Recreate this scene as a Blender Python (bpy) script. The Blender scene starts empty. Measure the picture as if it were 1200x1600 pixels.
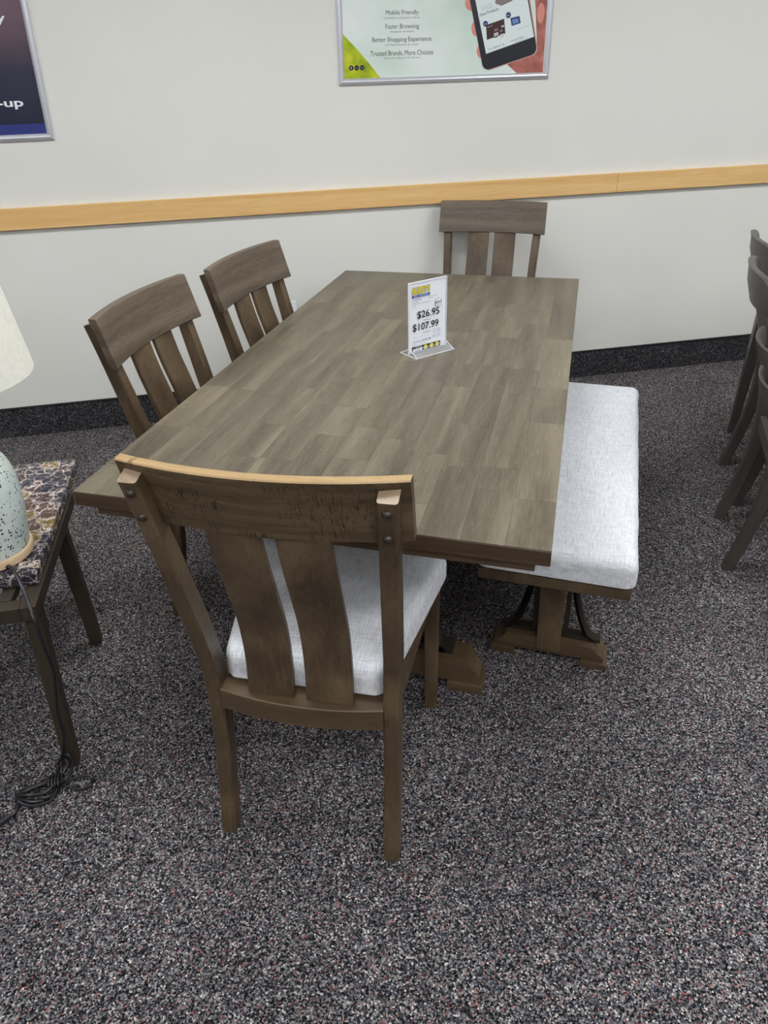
import bpy, bmesh, math, random
from mathutils import Vector, Matrix

# ------------------------------------------------------------------ camera
scene = bpy.context.scene
C = scene.collection
cam_data = bpy.data.cameras.new('camera')
cam = bpy.data.objects.new('camera', cam_data)
C.objects.link(cam)
scene.camera = cam
cam_data.sensor_fit = 'AUTO'
cam_data.sensor_width = 36.0
cam_data.lens = 1168.57 / 1600 * 36.0
cam_data.shift_x = 0.0140
cam_data.shift_y = -0.0647
cam_data.clip_start = 0.05
R1 = Vector((0.9637604, 0.26520149, -0.02888013))
U1 = Vector((-0.09363986, 0.43767575, 0.89424354))
F1 = Vector((-0.24979485, 0.85913218, -0.44664799))
mw = Matrix.Identity(4)
for i in range(3):
    mw[i][0], mw[i][1], mw[i][2] = R1[i], U1[i], -F1[i]
mw[0][3], mw[1][3], mw[2][3] = 0.5149, -2.2136, 1.5613
cam.matrix_world = mw

# ------------------------------------------------------------------ world + exposure
world = bpy.data.worlds.new('world')
scene.world = world
world.use_nodes = True
world.node_tree.nodes['Background'].inputs[0].default_value = (0.8, 0.86, 1.0, 1)
world.node_tree.nodes['Background'].inputs[1].default_value = 0.15
scene.view_settings.view_transform = 'Standard'
scene.view_settings.look = 'None'
scene.view_settings.gamma = 1.0
scene.view_settings.use_curve_mapping = False
scene.view_settings.exposure = 0.0
LAMP_STRENGTH = 17.5
LAMP_COLOR = (0.96, 0.98, 1.0, 1)
CEIL = 2.75

# wall frame: the wall runs along WD, WN points into the wall
WA = math.radians(26.924)
WP = Vector((0, 1.5879, 0))
WD = Vector((math.cos(WA), math.sin(WA), 0))
WN = Vector((-math.sin(WA), math.cos(WA), 0))
random.seed(4)

# ------------------------------------------------------------------ helpers
def s2l(c):
    return tuple((x / 255 / 12.92) if x / 255 <= 0.04045 else ((x / 255 + 0.055) / 1.055) ** 2.4 for x in c) + (1,)

class Mat:
    def __init__(s, name, rough=0.5, spec=0.5):
        s.m = bpy.data.materials.new(name); s.m.use_nodes = True
        s.t = s.m.node_tree; s.b = s.t.nodes['Principled BSDF']
        s.b.inputs['Roughness'].default_value = rough
        s.b.inputs['Specular IOR Level'].default_value = spec
    def n(s, typ, **kw):
        nd = s.t.nodes.new(typ)
        for k, v in kw.items():
            if k.startswith('_'): setattr(nd, k[1:], v)
            else: nd.inputs[k.replace('__', ' ')].default_value = v
        return nd
    def l(s, a, b): s.t.links.new(a, b)
    def coords(s, scale=(1, 1, 1), rot=(0, 0, 0)):
        tc = s.n('ShaderNodeTexCoord'); mp = s.n('ShaderNodeMapping')
        mp.inputs['Scale'].default_value = scale; mp.inputs['Rotation'].default_value = rot
        s.l(tc.outputs['Object'], mp.inputs['Vector'])
        if not getattr(s, 'shift', False): return mp.outputs['Vector']
        oi = s.n('ShaderNodeObjectInfo'); va = s.n('ShaderNodeVectorMath', _operation='MULTIPLY_ADD')
        s.l(oi.outputs['Random'], va.inputs[0]); va.inputs[1].default_value = (37.0, 53.0, 19.0); s.l(mp.outputs['Vector'], va.inputs[2])
        return va.outputs[0]
    def noise(s, vec, scale, detail=4, rough=0.55, dist=0.0):
        nd = s.n('ShaderNodeTexNoise', Scale=scale, Detail=detail, Roughness=rough, Distortion=dist)
        s.l(vec, nd.inputs['Vector']); return nd.outputs['Fac']
    def ramp(s, fac, stops, interp='LINEAR'):
        r = s.n('ShaderNodeValToRGB'); r.color_ramp.interpolation = interp
        el = r.color_ramp.elements
        while len(el) > 1: el.remove(el[-1])
        el[0].position = stops[0][0]; el[0].color = stops[0][1]
        for p, c in stops[1:]:
            e = el.new(p); e.color = c
        s.l(fac, r.inputs['Fac']); return r.outputs['Color']
    def mix(s, fac, a, b, mode='MIX'):
        m = s.n('ShaderNodeMix', _data_type='RGBA', _blend_type=mode)
        if isinstance(fac, (int, float)): m.inputs[0].default_value = fac
        else: s.l(fac, m.inputs[0])
        for v, i in ((a, 6), (b, 7)):
            if isinstance(v, tuple): m.inputs[i].default_value = v
            else: s.l(v, m.inputs[i])
        return m.outputs[2]
    def math(s, op, a, b=0.0):
        m = s.n('ShaderNodeMath', _operation=op)
        for v, i in ((a, 0), (b, 1)):
            if isinstance(v, (int, float)): m.inputs[i].default_value = v
            else: s.l(v, m.inputs[i])
        return m.outputs[0]
    def color(s, c):
        if isinstance(c, tuple): s.b.inputs['Base Color'].default_value = c
        else: s.l(c, s.b.inputs['Base Color'])
    def bump(s, h, strength=0.3, dist=0.002):
        b = s.n('ShaderNodeBump', Strength=strength, Distance=dist)
        s.l(h, b.inputs['Height']); s.l(b.outputs['Normal'], s.b.inputs['Normal'])

def flat(name, c, rough=0.5, metal=0.0, spec=0.5):
    M = Mat(name, rough, spec); M.color(s2l(c)); M.b.inputs['Metallic'].default_value = metal
    return M.m

def wood(name, dark, mid, light, grain=(14, 14, 1.2), rough=0.42, ticks=0.0, tick_scale=(150, 150, 16), vary=0.0, spec=0.4, thr=.62):
    M = Mat(name, rough, spec); M.shift = vary > 0
    v = M.coords(grain)
    big = M.noise(M.coords((grain[0] * .22, grain[1] * .22, grain[2] * .9)), 2.0, 3, 0.5, 0.4)
    fine = M.noise(v, 6.0, 6, 0.65, 0.6)
    c1 = M.ramp(fine, [(0.3, s2l(dark)), (0.55, s2l(mid)), (0.78, s2l(light))])
    c2 = M.ramp(big, [(0.3, s2l(dark)), (0.5, s2l(mid)), (0.72, s2l(light))])
    c = M.mix(0.55, c1, c2)
    if vary:
        oi = M.n('ShaderNodeObjectInfo')
        k = M.ramp(oi.outputs['Random'], [(0, (1 - vary, 1 - vary, 1 - vary * .9, 1)), (0.5, (1, 1, 1, 1)), (1, (1 + vary, 1 + vary * .95, 1 + vary * .8, 1))])
        c = M.mix(1.0, c, k, 'MULTIPLY')
    h = fine
    if ticks:
        tn = M.noise(M.coords(tick_scale), 1.0, 2, 0.5)
        msk = M.noise(M.coords((5, 5, 5)), 2.5, 2, 0.5)
        t = M.math('MULTIPLY', M.ramp(tn, [(thr, (0, 0, 0, 1)), (thr + .05, (1, 1, 1, 1))]), M.ramp(msk, [(0.42, (0, 0, 0, 1)), (0.6, (1, 1, 1, 1))]))
        t = M.math('MULTIPLY', t, ticks)
        c = M.mix(t, c, s2l((30, 24, 18)))
        h = M.math('SUBTRACT', fine, t)
    M.color(c)
    M.bump(h, 0.18, 0.0015)
    rr = M.ramp(big, [(0.2, (rough - .05,) * 3 + (1,)), (0.8, (rough + .1,) * 3 + (1,))])
    M.l(rr, M.b.inputs['Roughness'])
    return M.m

def new_obj(name, bm, mat, parent=None, smooth=35, wn=True):
    me = bpy.data.meshes.new(name)
    bmesh.ops.recalc_face_normals(bm, faces=bm.faces)
    if smooth:
        for f in bm.faces: f.smooth = True
        lim = math.radians(smooth)
        for e in bm.edges:
            if len(e.link_faces) == 2 and e.calc_face_angle(0) > lim: e.smooth = False
    bm.to_mesh(me); bm.free()
    for m in (mat if isinstance(mat, (list, tuple)) else [mat]): me.materials.append(m)
    o = bpy.data.objects.new(name, me); C.objects.link(o)
    if parent: o.parent = parent
    if smooth and wn:
        w = o.modifiers.new('wn', 'WEIGHTED_NORMAL'); w.keep_sharp = True
    return o

def empty(name, loc=(0, 0, 0), rz=0.0, label=None, cat=None, group=None):
    o = bpy.data.objects.new(name, None); C.objects.link(o)
    o.location = loc; o.rotation_euler = (0, 0, rz); o.empty_display_size = 0.1
    if label: o['label'] = label
    if cat: o['category'] = cat
    if group: o['group'] = group
    return o

def box(bm, x0, x1, y0, y1, z0, z1, bev=0.0, seg=2, mat=0):
    t = bmesh.new()
    bmesh.ops.create_cube(t, size=1)
    for v in t.verts:
        v.co = Vector(((x0 + x1) / 2 + v.co.x * (x1 - x0), (y0 + y1) / 2 + v.co.y * (y1 - y0), (z0 + z1) / 2 + v.co.z * (z1 - z0)))
    if bev: bmesh.ops.bevel(t, geom=t.edges[:], offset=bev, segments=seg, profile=0.5, affect='EDGES')
    merge(bm, t, mat)

def merge(bm, t, mat=0, mtx=None):
    if mtx: bmesh.ops.transform(t, matrix=mtx, verts=t.verts)
    mp = {}
    for v in t.verts: mp[v] = bm.verts.new(v.co)
    for f in t.faces:
        try:
            nf = bm.faces.new([mp[v] for v in f.verts]); nf.material_index = mat
        except ValueError: pass
    t.free()

def prism(bm, poly, y0, y1, bev=0.0, axis='y', mat=0, seg=2):
    """poly: (a, b) pairs; axis y -> a=x,b=z ; axis x -> a=y,b=z ; axis z -> a=x,b=y"""
    t = bmesh.new()
    def P(a, b, c):
        return (a, c, b) if axis == 'y' else ((c, a, b) if axis == 'x' else (a, b, c))
    A = [t.verts.new(P(a, b, y0)) for a, b in poly]; B = [t.verts.new(P(a, b, y1)) for a, b in poly]
    n = len(poly)
    t.faces.new(A[::-1]); t.faces.new(B)
    for i in range(n): t.faces.new((A[i], A[(i + 1) % n], B[(i + 1) % n], B[i]))
    if bev: bmesh.ops.bevel(t, geom=t.edges[:], offset=bev, segments=seg, profile=0.5, affect='EDGES')
    bmesh.ops.recalc_face_normals(t, faces=t.faces)
    merge(bm, t, mat)

def catmull(pts, n=8):
    out = []
    P = [pts[0]] + list(pts) + [pts[-1]]
    for i in range(1, len(P) - 2):
        for k in range(n):
            t = k / n
            out.append(tuple(0.5 * ((2 * P[i][d]) + (-P[i - 1][d] + P[i + 1][d]) * t + (2 * P[i - 1][d] - 5 * P[i][d] + 4 * P[i + 1][d] - P[i + 2][d]) * t * t + (-P[i - 1][d] + 3 * P[i][d] - 3 * P[i + 1][d] + P[i + 2][d]) * t ** 3) for d in range(len(pts[0]))))
    out.append(tuple(pts[-1])); return out

def loft(bm, rings, cap=True, mat=0, closed=True):
    V = [[bm.verts.new(p) for p in r] for r in rings]
    n = len(rings[0])
    for a, b in zip(V, V[1:]):
        for i in range(n if closed else n - 1):
            f = bm.faces.new((a[i], a[(i + 1) % n], b[(i + 1) % n], b[i])); f.material_index = mat
    if cap and closed:
        bm.faces.new(V[0][::-1]).material_index = mat; bm.faces.new(V[-1]).material_index = mat
    return V

def tube(bm, pts, r, n=8, sub=6, flatz=1.0):
    P = [Vector(p) for p in (catmull(pts, sub) if sub else pts)]
    Q = [P[0]]
    for p in P[1:]:
        if (p - Q[-1]).length > 1e-5: Q.append(p)
    P = Q; rings = []; prev = None
    for i, p in enumerate(P):
        d = (P[min(i + 1, len(P) - 1)] - P[max(i - 1, 0)]).normalized()
        u = (prev - d * prev.dot(d)) if prev else d.orthogonal()
        if u.length < 1e-4: u = d.orthogonal()
        u.normalize(); prev = u; w = d.cross(u)
        rings.append([p + (u * math.cos(a) + w * math.sin(a)) * r for a in [2 * math.pi * k / n for k in range(n)]])
    loft(bm, rings)

def lathe(bm, prof, cx=0, cy=0, n=48, mat=0):
    rings = [[(cx + r * math.cos(2 * math.pi * k / n), cy + r * math.sin(2 * math.pi * k / n), z) for k in range(n)] for r, z in prof]
    loft(bm, rings, cap=True, mat=mat)

def sweep_yz(bm, path, width, xfun, bev=0.003):
    """path: (y,z,depth) list; a post that bends in the y-z plane, rectangular section with softened corners"""
    rings = []
    for i, (y, z, d) in enumerate(path):
        a = path[max(i - 1, 0)]; b = path[min(i + 1, len(path) - 1)]
        t = Vector((0, b[0] - a[0], b[1] - a[1])).normalized(); nrm = Vector((0, t.z, -t.y))
        if i == 0: nrm = Vector((0, 1, 0))
        c = Vector((xfun(z), y, z)); w = width / 2; h = d / 2; k = bev
        sec = [(-w + k, -h), (w - k, -h), (w, -h + k), (w, h - k), (w - k, h), (-w + k, h), (-w, h - k), (-w, -h + k)]
        rings.append([c + Vector((1, 0, 0)) * sx + nrm * sy for sx, sy in sec])
    loft(bm, rings)

def cushion(bm, y0, y1, hw0, hw1, zb, zt, rc=0.03, re=0.025, crown=0.01, wob=None):
    """soft pad: rounded-rectangle outline with rolled edge, slightly crowned; half width goes hw0 -> hw1"""
    yc, hl = (y0 + y1) / 2, (y1 - y0) / 2
    hw = max(hw0, hw1)
    def outline(d, scale=1.0):
        pts = []
        r = max(rc - d, 0.004); ax, ay = hw - d, hl - d
        def seg(a, b, k): return [(a[0] + (b[0] - a[0]) * i / k, a[1] + (b[1] - a[1]) * i / k) for i in range(k)]
        cor = [(ax - r, ay - r, 0), (-(ax - r), ay - r, 90), (-(ax - r), -(ay - r), 180), (ax - r, -(ay - r), 270)]
        arcs = [[(cx + r * math.cos(math.radians(a0 + 90 * j / 5)), cy + r * math.sin(math.radians(a0 + 90 * j / 5))) for j in range(6)] for cx, cy, a0 in cor]
        ks = [10, 16, 10, 16]
        for q in range(4):
            pts += arcs[q][:-1]
            pts += seg(arcs[q][-1], arcs[(q + 1) % 4][0], ks[q])
        out = []
        for x, y in pts:
            x *= scale; y *= scale
            t = (y + hl) / (2 * hl)
            f = (hw0 + (hw1 - hw0) * t) / hw
            w = wob(x, y + yc) if wob else 0
            out.append((x * f + (math.copysign(w, x) if abs(x) > hw * 0.6 else 0), y + yc))
        return out
    rings = []
    prof = [(re * .35, zb), (0.0, zb + 0.008)]
    n = 6
    for i in range(n + 1):
        a = math.pi / 2 * i / n
        prof.append((re * (1 - math.cos(a)), zt - crown - re + re * math.sin(a)))
    for d, z in prof:
        rings.append([(x, y, z) for x, y in outline(d)])
    for s in (0.93, 0.82, 0.66, 0.48, 0.3, 0.12):
        rings.append([(x, y, zt - crown + crown * (1 - s ** 2)) for x, y in outline(re, s)])
    loft(bm, rings)

def text_mesh(name, s, w, h, mat, parent, loc, plane='xz', shear=0.0, bold=0.0, align='C', thick=0.0004):
    cu = bpy.data.curves.new(name, 'FONT'); cu.body = s; cu.size = 1; cu.shear = shear; cu.offset = bold; cu.resolution_u = 3
    cu.extrude = 0.0
    o = bpy.data.objects.new('tmp', cu); C.objects.link(o)
    dg = bpy.context.evaluated_depsgraph_get(); dg.update()
    me = bpy.data.meshes.new_from_object(o.evaluated_get(dg))
    bpy.data.objects.remove(o); bpy.data.curves.remove(cu)
    xs = [v.co.x for v in me.vertices]; ys = [v.co.y for v in me.vertices]
    x0, x1, y0, y1 = min(xs), max(xs), min(ys), max(ys)
    for v in me.vertices:
        a = ((v.co.x - x0) / (x1 - x0) - (0.5 if align == 'C' else 0)) * w
        b = ((v.co.y - y0) / (y1 - y0)) * h
        v.co = Vector((a, 0, b))
    me.name = name; me.materials.clear(); me.materials.append(mat)
    t = bpy.data.objects.new(name, me); C.objects.link(t); t.parent = parent; t.location = loc
    return t

def poly_xz(name, pts, mat, parent, y, thick=0.0003):
    bm = bmesh.new()
    prism(bm, pts, y, y + thick)
    return new_obj(name, bm, mat, parent, smooth=0)

def disc(cx, cz, r, n=24):
    return [(cx + r * math.cos(2 * math.pi * k / n), cz + r * math.sin(2 * math.pi * k / n)) for k in range(n)]

def struct(o): o['kind'] = 'structure'; return o

def copy_tree(o, parent=None):
    c = o.copy(); C.objects.link(c); c.parent = parent
    for ch in [k for k in C.objects if k.parent == o]: copy_tree(ch, c)
    return c

# ------------------------------------------------------------------ materials
def carpet_mat(name, stops, scale=250, dim=1.0):
    M = Mat(name, 0.95, 0.1)
    v = M.coords()
    vo = M.n('ShaderNodeTexVoronoi', Scale=scale, Randomness=1.0); M.l(v, vo.inputs['Vector'])
    sp = M.n('ShaderNodeSeparateColor'); M.l(vo.outputs['Color'], sp.inputs[0])
    c = M.ramp(sp.outputs[0], stops, 'CONSTANT')
    big = M.noise(v, 3.0, 4, 0.6)
    fine = M.noise(v, 60.0, 2, 0.5)
    k = M.ramp(big, [(0.25, (0.8 * dim,) * 3 + (1,)), (0.75, (1.15 * dim,) * 3 + (1,))])
    c = M.mix(1.0, c, k, 'MULTIPLY')
    k2 = M.ramp(fine, [(0.3, (0.75,) * 3 + (1,)), (0.7, (1.2,) * 3 + (1,))])
    c = M.mix(1.0, c, k2, 'MULTIPLY')
    M.color(c)
    M.bump(M.math('SUBTRACT', 1.0, vo.outputs['Distance']), 0.7, 0.004)
    return M.m

carpet = carpet_mat('loop_carpet', [(0.0, s2l((20, 20, 22))), (0.22, s2l((48, 48, 52))), (0.40, s2l((78, 77, 82))), (0.58, s2l((110, 106, 109))),
    (0.73, s2l((142, 138, 136))), (0.89, s2l((196, 192, 186))), (0.935, s2l((66, 70, 88))), (0.972, s2l((150, 92, 86)))], 320)
base_carpet = carpet_mat('dark_base_carpet', [(0.0, s2l((34, 34, 38))), (0.35, s2l((52, 52, 56))), (0.7, s2l((76, 75, 78))), (0.9, s2l((126, 122, 122)))], 300)

def wall_mat():
    M = Mat('painted_wall', 0.75, 0.25)
    v = M.coords()
    n = M.noise(v, 1.3, 3, 0.5); c = M.ramp(n, [(0.3, s2l((217, 217, 211))), (0.7, s2l((223, 222, 216)))])
    M.color(c); M.bump(M.noise(v, 220, 3, 0.6), 0.06, 0.001)
    return M.m
wall_m = wall_mat()
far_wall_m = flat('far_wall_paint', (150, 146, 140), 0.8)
oak = wood('maple_rail_wood', (206, 160, 98), (222, 182, 122), (234, 200, 146), (1.1, 14, 16), 0.4)
w_post = wood('grey_brown_wood', (50, 38, 27), (82, 67, 49), (114, 97, 72), (24, 24, 3.4), 0.36, 0.35, (60, 60, 200), thr=.66)
w_crest = wood('distressed_wood', (56, 44, 30), (88, 72, 51), (118, 101, 74), (3.4, 24, 24), 0.38, 0.85, (420, 60, 46), thr=.56)
w_plain = wood('crest_wood', (66, 56, 46), (92, 80, 67), (118, 104, 88), (3.2, 22, 22), 0.42, 0.15, (170, 60, 30))
w_rail = wood('rail_wood', (54, 42, 29), (82, 66, 48), (112, 93, 69), (1.2, 9, 9), 0.4)
w_top = wood('table_stave_wood', (66, 59, 48), (100, 92, 77), (134, 126, 105), (34, 3.0, 34), 0.34, 0.5, (40, 330, 50), 0.065, thr=.63)
w_edge = wood('table_edge_wood', (58, 44, 31), (78, 61, 45), (96, 79, 60), (1.2, 1.2, 10), 0.4)
w_dark = wood('dark_bracket_wood', (30, 25, 22), (40, 34, 29), (52, 44, 37), (6, 6, 2), 0.45)  # darker wood tone for the curved brackets
w_wear_gloss = wood('worn_edge_painted_gloss', (136, 110, 74), (166, 138, 96), (188, 162, 118), (1.6, 22, 22), 0.35, 0.5, (90, 20, 20))  # pale tan: light wear plus gloss reflection painted into the colour
w_end = wood('pale_post_end', (110, 92, 70), (140, 120, 96), (160, 142, 120), (9, 9, 9), 0.35)  # paler tone for the upward post ends
w_grey = wood('dark_grey_wood', (58, 54, 50), (72, 68, 64), (86, 81, 77), (8, 8, 1.2), 0.36)
w_frame = wood('brown_black_frame', (44, 37, 30), (56, 47, 38), (70, 58, 46), (10, 10, 2), 0.42)
bolt_m = flat('bronze_bolt', (62, 54, 48), 0.38, 0.5)
silver = flat('satin_silver', (214, 216, 224), 0.3, 0.55)
plastic_w = flat('white_plastic', (236, 238, 244), 0.35)
black_m = flat('black_plastic', (24, 24, 28), 0.35)
black_edge = flat('black_edge_strip', (22, 22, 26), 0.6)

def fabric_mat():
    M = Mat('heathered_linen', 0.92, 0.15)
    a = M.noise(M.coords((420, 26, 60)), 1.0, 3, 0.6)
    b = M.noise(M.coords((26, 420, 60)), 1.0, 3, 0.6)
    ca = M.ramp(a, [(0.3, s2l((164, 166, 173))), (0.5, s2l((208, 210, 214))), (0.7, s2l((232, 233, 236)))])
    cb = M.ramp(b, [(0.3, s2l((168, 170, 177))), (0.5, s2l((209, 211, 215))), (0.7, s2l((233, 234, 237)))])
    c = M.mix(0.5, ca, cb)
    M.color(c)
    w = M.math('ADD', a, b); M.bump(w, 0.35, 0.0015)
    return M.m
fabric = fabric_mat()

def marble_mat():
    M = Mat('dark_marble_print', 0.16, 0.5)
    v = M.coords((1, 1, 1))
    wn = M.n('ShaderNodeTexNoise', Scale=22.0, Detail=6.0, Roughness=0.65); M.l(v, wn.inputs['Vector'])
    va = M.n('ShaderNodeVectorMath', _operation='MULTIPLY_ADD'); M.l(wn.outputs['Color'], va.inputs[0]); va.inputs[1].default_value = (0.075, 0.05, 0.05); M.l(v, va.inputs[2])
    v1 = M.n('ShaderNodeTexVoronoi', Scale=17.0, _feature='DISTANCE_TO_EDGE'); M.l(va.outputs[0], v1.inputs['Vector'])
    v2 = M.n('ShaderNodeTexVoronoi', Scale=17.0); M.l(va.outputs[0], v2.inputs['Vector'])
    v3 = M.n('ShaderNodeTexVoronoi', Scale=34.0, _feature='DISTANCE_TO_EDGE'); M.l(va.outputs[0], v3.inputs['Vector'])
    sp = M.n('ShaderNodeSeparateColor'); M.l(v2.outputs['Color'], sp.inputs[0])
    cell = M.ramp(sp.outputs[0], [(0.0, s2l((48, 46, 56))), (0.3, s2l((74, 58, 56))), (0.5, s2l((92, 74, 66))), (0.7, s2l((56, 56, 68))), (0.90, s2l((122, 106, 62)))], 'CONSTANT')
    mott = M.ramp(M.noise(v, 60, 4, 0.6), [(0.3, (0.6, 0.6, 0.6, 1)), (0.7, (1.25, 1.2, 1.2, 1))])
    cell = M.mix(1.0, cell, mott, 'MULTIPLY')
    vein = M.ramp(v1.outputs['Distance'], [(0.0, (1, 1, 1, 1)), (0.05, (0, 0, 0, 1))])
    vein2 = M.ramp(v3.outputs['Distance'], [(0.0, (0.9, 0.9, 0.9, 1)), (0.05, (0, 0, 0, 1))])
    m = M.math('MULTIPLY', M.math('ADD', vein, vein2), M.ramp(M.noise(v, 22, 3, 0.6), [(0.32, (0.15, 0.15, 0.15, 1)), (0.6, (1, 1, 1, 1))]))
    c = M.mix(m, cell, s2l((222, 208, 200)))
    M.color(c); return M.m
marble = marble_mat()

def ceramic_mat():
    M = Mat('speckled_ceramic', 0.28, 0.5)
    v = M.coords()
    base = M.ramp(M.noise(v, 9, 4, 0.6), [(0.35, s2l((198, 212, 208))), (0.7, s2l((222, 230, 223)))])
    vo = M.n('ShaderNodeTexVoronoi', Scale=150.0); M.l(v, vo.inputs['Vector'])
    sp = M.n('ShaderNodeSeparateColor'); M.l(vo.outputs['Color'], sp.inputs[0])
    dot = M.math('MULTIPLY', M.math('LESS_THAN', vo.outputs['Distance'], M.math('MULTIPLY', M.noise(v, 40, 2, .5), 0.62)), M.math('GREATER_THAN', sp.outputs[0], 0.5))
    blot = M.ramp(M.noise(v, 24, 4, 0.75), [(0.64, (0, 0, 0, 1)), (0.67, (1, 1, 1, 1))])
    m = M.math('MAXIMUM', dot, blot)
    M.color(M.mix(m, base, s2l((34, 38, 42)))); M.bump(M.math('SUBTRACT', 1.0, m), 0.3, 0.001)
    return M.m
ceramic = ceramic_mat()
pale_wood = wood('pale_lamp_wood', (198, 168, 132), (214, 186, 152), (224, 200, 170), (2, 10, 20), 0.5)
M = Mat('linen_shade', 0.9, 0.1)
v = M.coords(); M.color(M.ramp(M.noise(v, 60, 4, 0.7), [(0.3, s2l((214, 213, 202))), (0.6, s2l((224, 223, 213)))])); M.bump(M.noise(v, 130, 3, 0.6), 0.2, 0.001)
shade_m = M.m

# ------------------------------------------------------------------ setting
def wall_root(name):
    o = empty(name, WP, WA); return o

def wall_box(name, mat, x0, x1, y0, y1, z0, z1, bev=0.0, parent=None):
    bm = bmesh.new(); box(bm, x0, x1, y0, y1, z0, z1, bev)
    o = new_obj(name, bm, mat, parent, smooth=35 if bev else 0)
    if not parent:
        o.location = WP; o.rotation_euler = (0, 0, WA); struct(o)
    return o

XL, XR, YF = -5.0, 6.0, -8.5
wall_box('floor', carpet, XL, XR, YF, 0.0, -0.05, 0.0)
wall_box('ceiling', flat('ceiling_tile', (225, 225, 220), 0.9), XL, XR, YF, 0.0, CEIL, CEIL + 0.05)
wall_box('wall_back', wall_m, XL, XR, 0.0, 0.12, -0.05, CEIL + 0.05)
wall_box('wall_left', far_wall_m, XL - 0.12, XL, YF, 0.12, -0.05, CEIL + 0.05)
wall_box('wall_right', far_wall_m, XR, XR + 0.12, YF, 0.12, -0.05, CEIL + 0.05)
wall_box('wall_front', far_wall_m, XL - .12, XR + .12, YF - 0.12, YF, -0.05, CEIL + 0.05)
# wooden chair rail in boards butted end to end
rail = empty('trim_1', WP, WA); struct(rail)
joints = [XL, -3.35, 0.72, 3.2, XR]
for a, b in zip(joints, joints[1:]):
    bm = bmesh.new(); box(bm, a + 0.0004, b - 0.0004, -0.021, -0.0005, 0.9859, 1.0777, 0.0025)
    new_obj('rail_board', bm, oak, rail)
# carpet baseboard with black edge strip
bb = wall_box('baseboard_back', base_carpet, XL, XR, -0.009, -0.0005, 0.001, 0.149)
bm = bmesh.new(); box(bm, XL, XR, -0.013, -0.0005, 0.1475, 0.1535, 0.001)
new_obj('edge_strip', bm, black_edge, bb)

# ceiling light panels (the room's lamps)
M = Mat('light_diffuser', 0.5)
M.b.inputs['Base Color'].default_value = (0.9, 0.9, 0.9, 1)
M.b.inputs['Emission Color'].default_value = LAMP_COLOR
M.b.inputs['Emission Strength'].default_value = LAMP_STRENGTH
diff_m = M.m
lamps = empty('ceiling_lights', WP, WA); struct(lamps)  # root of the unseen ceiling light panels
for ix in range(-1, 3):
    for iy in range(3):
        cx, cy = ix * 2.45 - 1.2, -1.7 - iy * 2.45
        bm = bmesh.new()
        for (a, b, c, d) in ((-.62, .62, -.32, -.29), (-.62, .62, .29, .32), (-.62, -.59, -.29, .29), (.59, .62, -.29, .29)):
            box(bm, cx + a, cx + b, cy + c, cy + d, CEIL - 0.02, CEIL - 0.0005)
        new_obj('light_frame', bm, plastic_w, lamps, smooth=0)
        bm = bmesh.new(); box(bm, cx - .59, cx + .59, cy - .29, cy + .29, CEIL - 0.012, CEIL - 0.001)
        new_obj('light_diffuser', bm, diff_m, lamps, smooth=0)

# wall outlet
out = empty('wall_outlet', WP + WD * -0.957 + Vector((0, 0, 0.506)), WA, 'white duplex wall outlet low on the wall, seen behind the farther left chair', 'outlet')
bm = bmesh.new(); box(bm, -.036, .036, -0.0065, -0.0006, -.057, .057, 0.002)
new_obj('cover_plate', bm, plastic_w, out)
for dz in (-.021, .021):
    bm = bmesh.new()
    prism(bm, [(0.0165 * math.cos(a) , dz + max(-.0135, min(.0135, 0.0175 * math.sin(a)))) for a in [2 * math.pi * k / 24 for k in range(24)]], -.0085, -.006)
    rc = new_obj('receptacle', bm, flat('receptacle_white', (226, 228, 234), .4), out, smooth=0)
    for q, (sx, hh) in enumerate(((-.0065, .0045), (.0065, .0037))):
        bm = bmesh.new(); box(bm, sx - .0011, sx + .0011, -.0089, -.0084, dz + .002 - hh, dz + .002 + hh)
        new_obj('slot', bm, black_m, rc, smooth=0)
    bm = bmesh.new(); prism(bm, disc(0, dz - .0085, .0024, 12), -.0089, -.0084)
    new_obj('slot', bm, black_m, rc, smooth=0)
bm = bmesh.new(); prism(bm, disc(0, 0, .003, 12), -.0078, -.0062); new_obj('screw', bm, silver, out, smooth=0)

# ------------------------------------------------------------------ posters
def poster_frame(root, x0, x1, z0, z1, fw=0.026, depth=0.016):
    def rail_piece(pts):
        # pts: outer a, outer b, inner b, inner a in xz; sloped silver profile
        bm = bmesh.new()
        a, b, c, d = pts
        def mixp(p, q, t): return (p[0] + (q[0] - p[0]) * t, p[1] + (q[1] - p[1]) * t)
        prof = [(0, 0.0005), (0, depth * .45), (0.15, depth * .8), (0.38, depth), (0.62, depth * .97), (0.85, depth * .72), (1, depth * .45), (1, 0.0005)]
        rings = []
        for (o_, i_) in ((a, d), (b, c)):
            rings.append([(mixp(o_, i_, t)[0], -h, mixp(o_, i_, t)[1]) for t, h in prof])
        loft(bm, rings)
        new_obj('frame_rail', bm, silver, root)
    f = fw
    rail_piece([(x0, z0), (x1, z0), (x1 - f, z0 + f), (x0 + f, z0 + f)])
    rail_piece([(x0, z1), (x1, z1), (x1 - f, z1 - f), (x0 + f, z1 - f)])
    rail_piece([(x0, z0), (x0, z1), (x0 + f, z1 - f), (x0 + f, z0 + f)])
    rail_piece([(x1, z0), (x1, z1), (x1 - f, z1 - f), (x1 - f, z0 + f)])

ink = flat('ink_dark', (44, 50, 54), 0.3)
ink_grey = flat('ink_grey', (104, 112, 112), 0.3)
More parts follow.
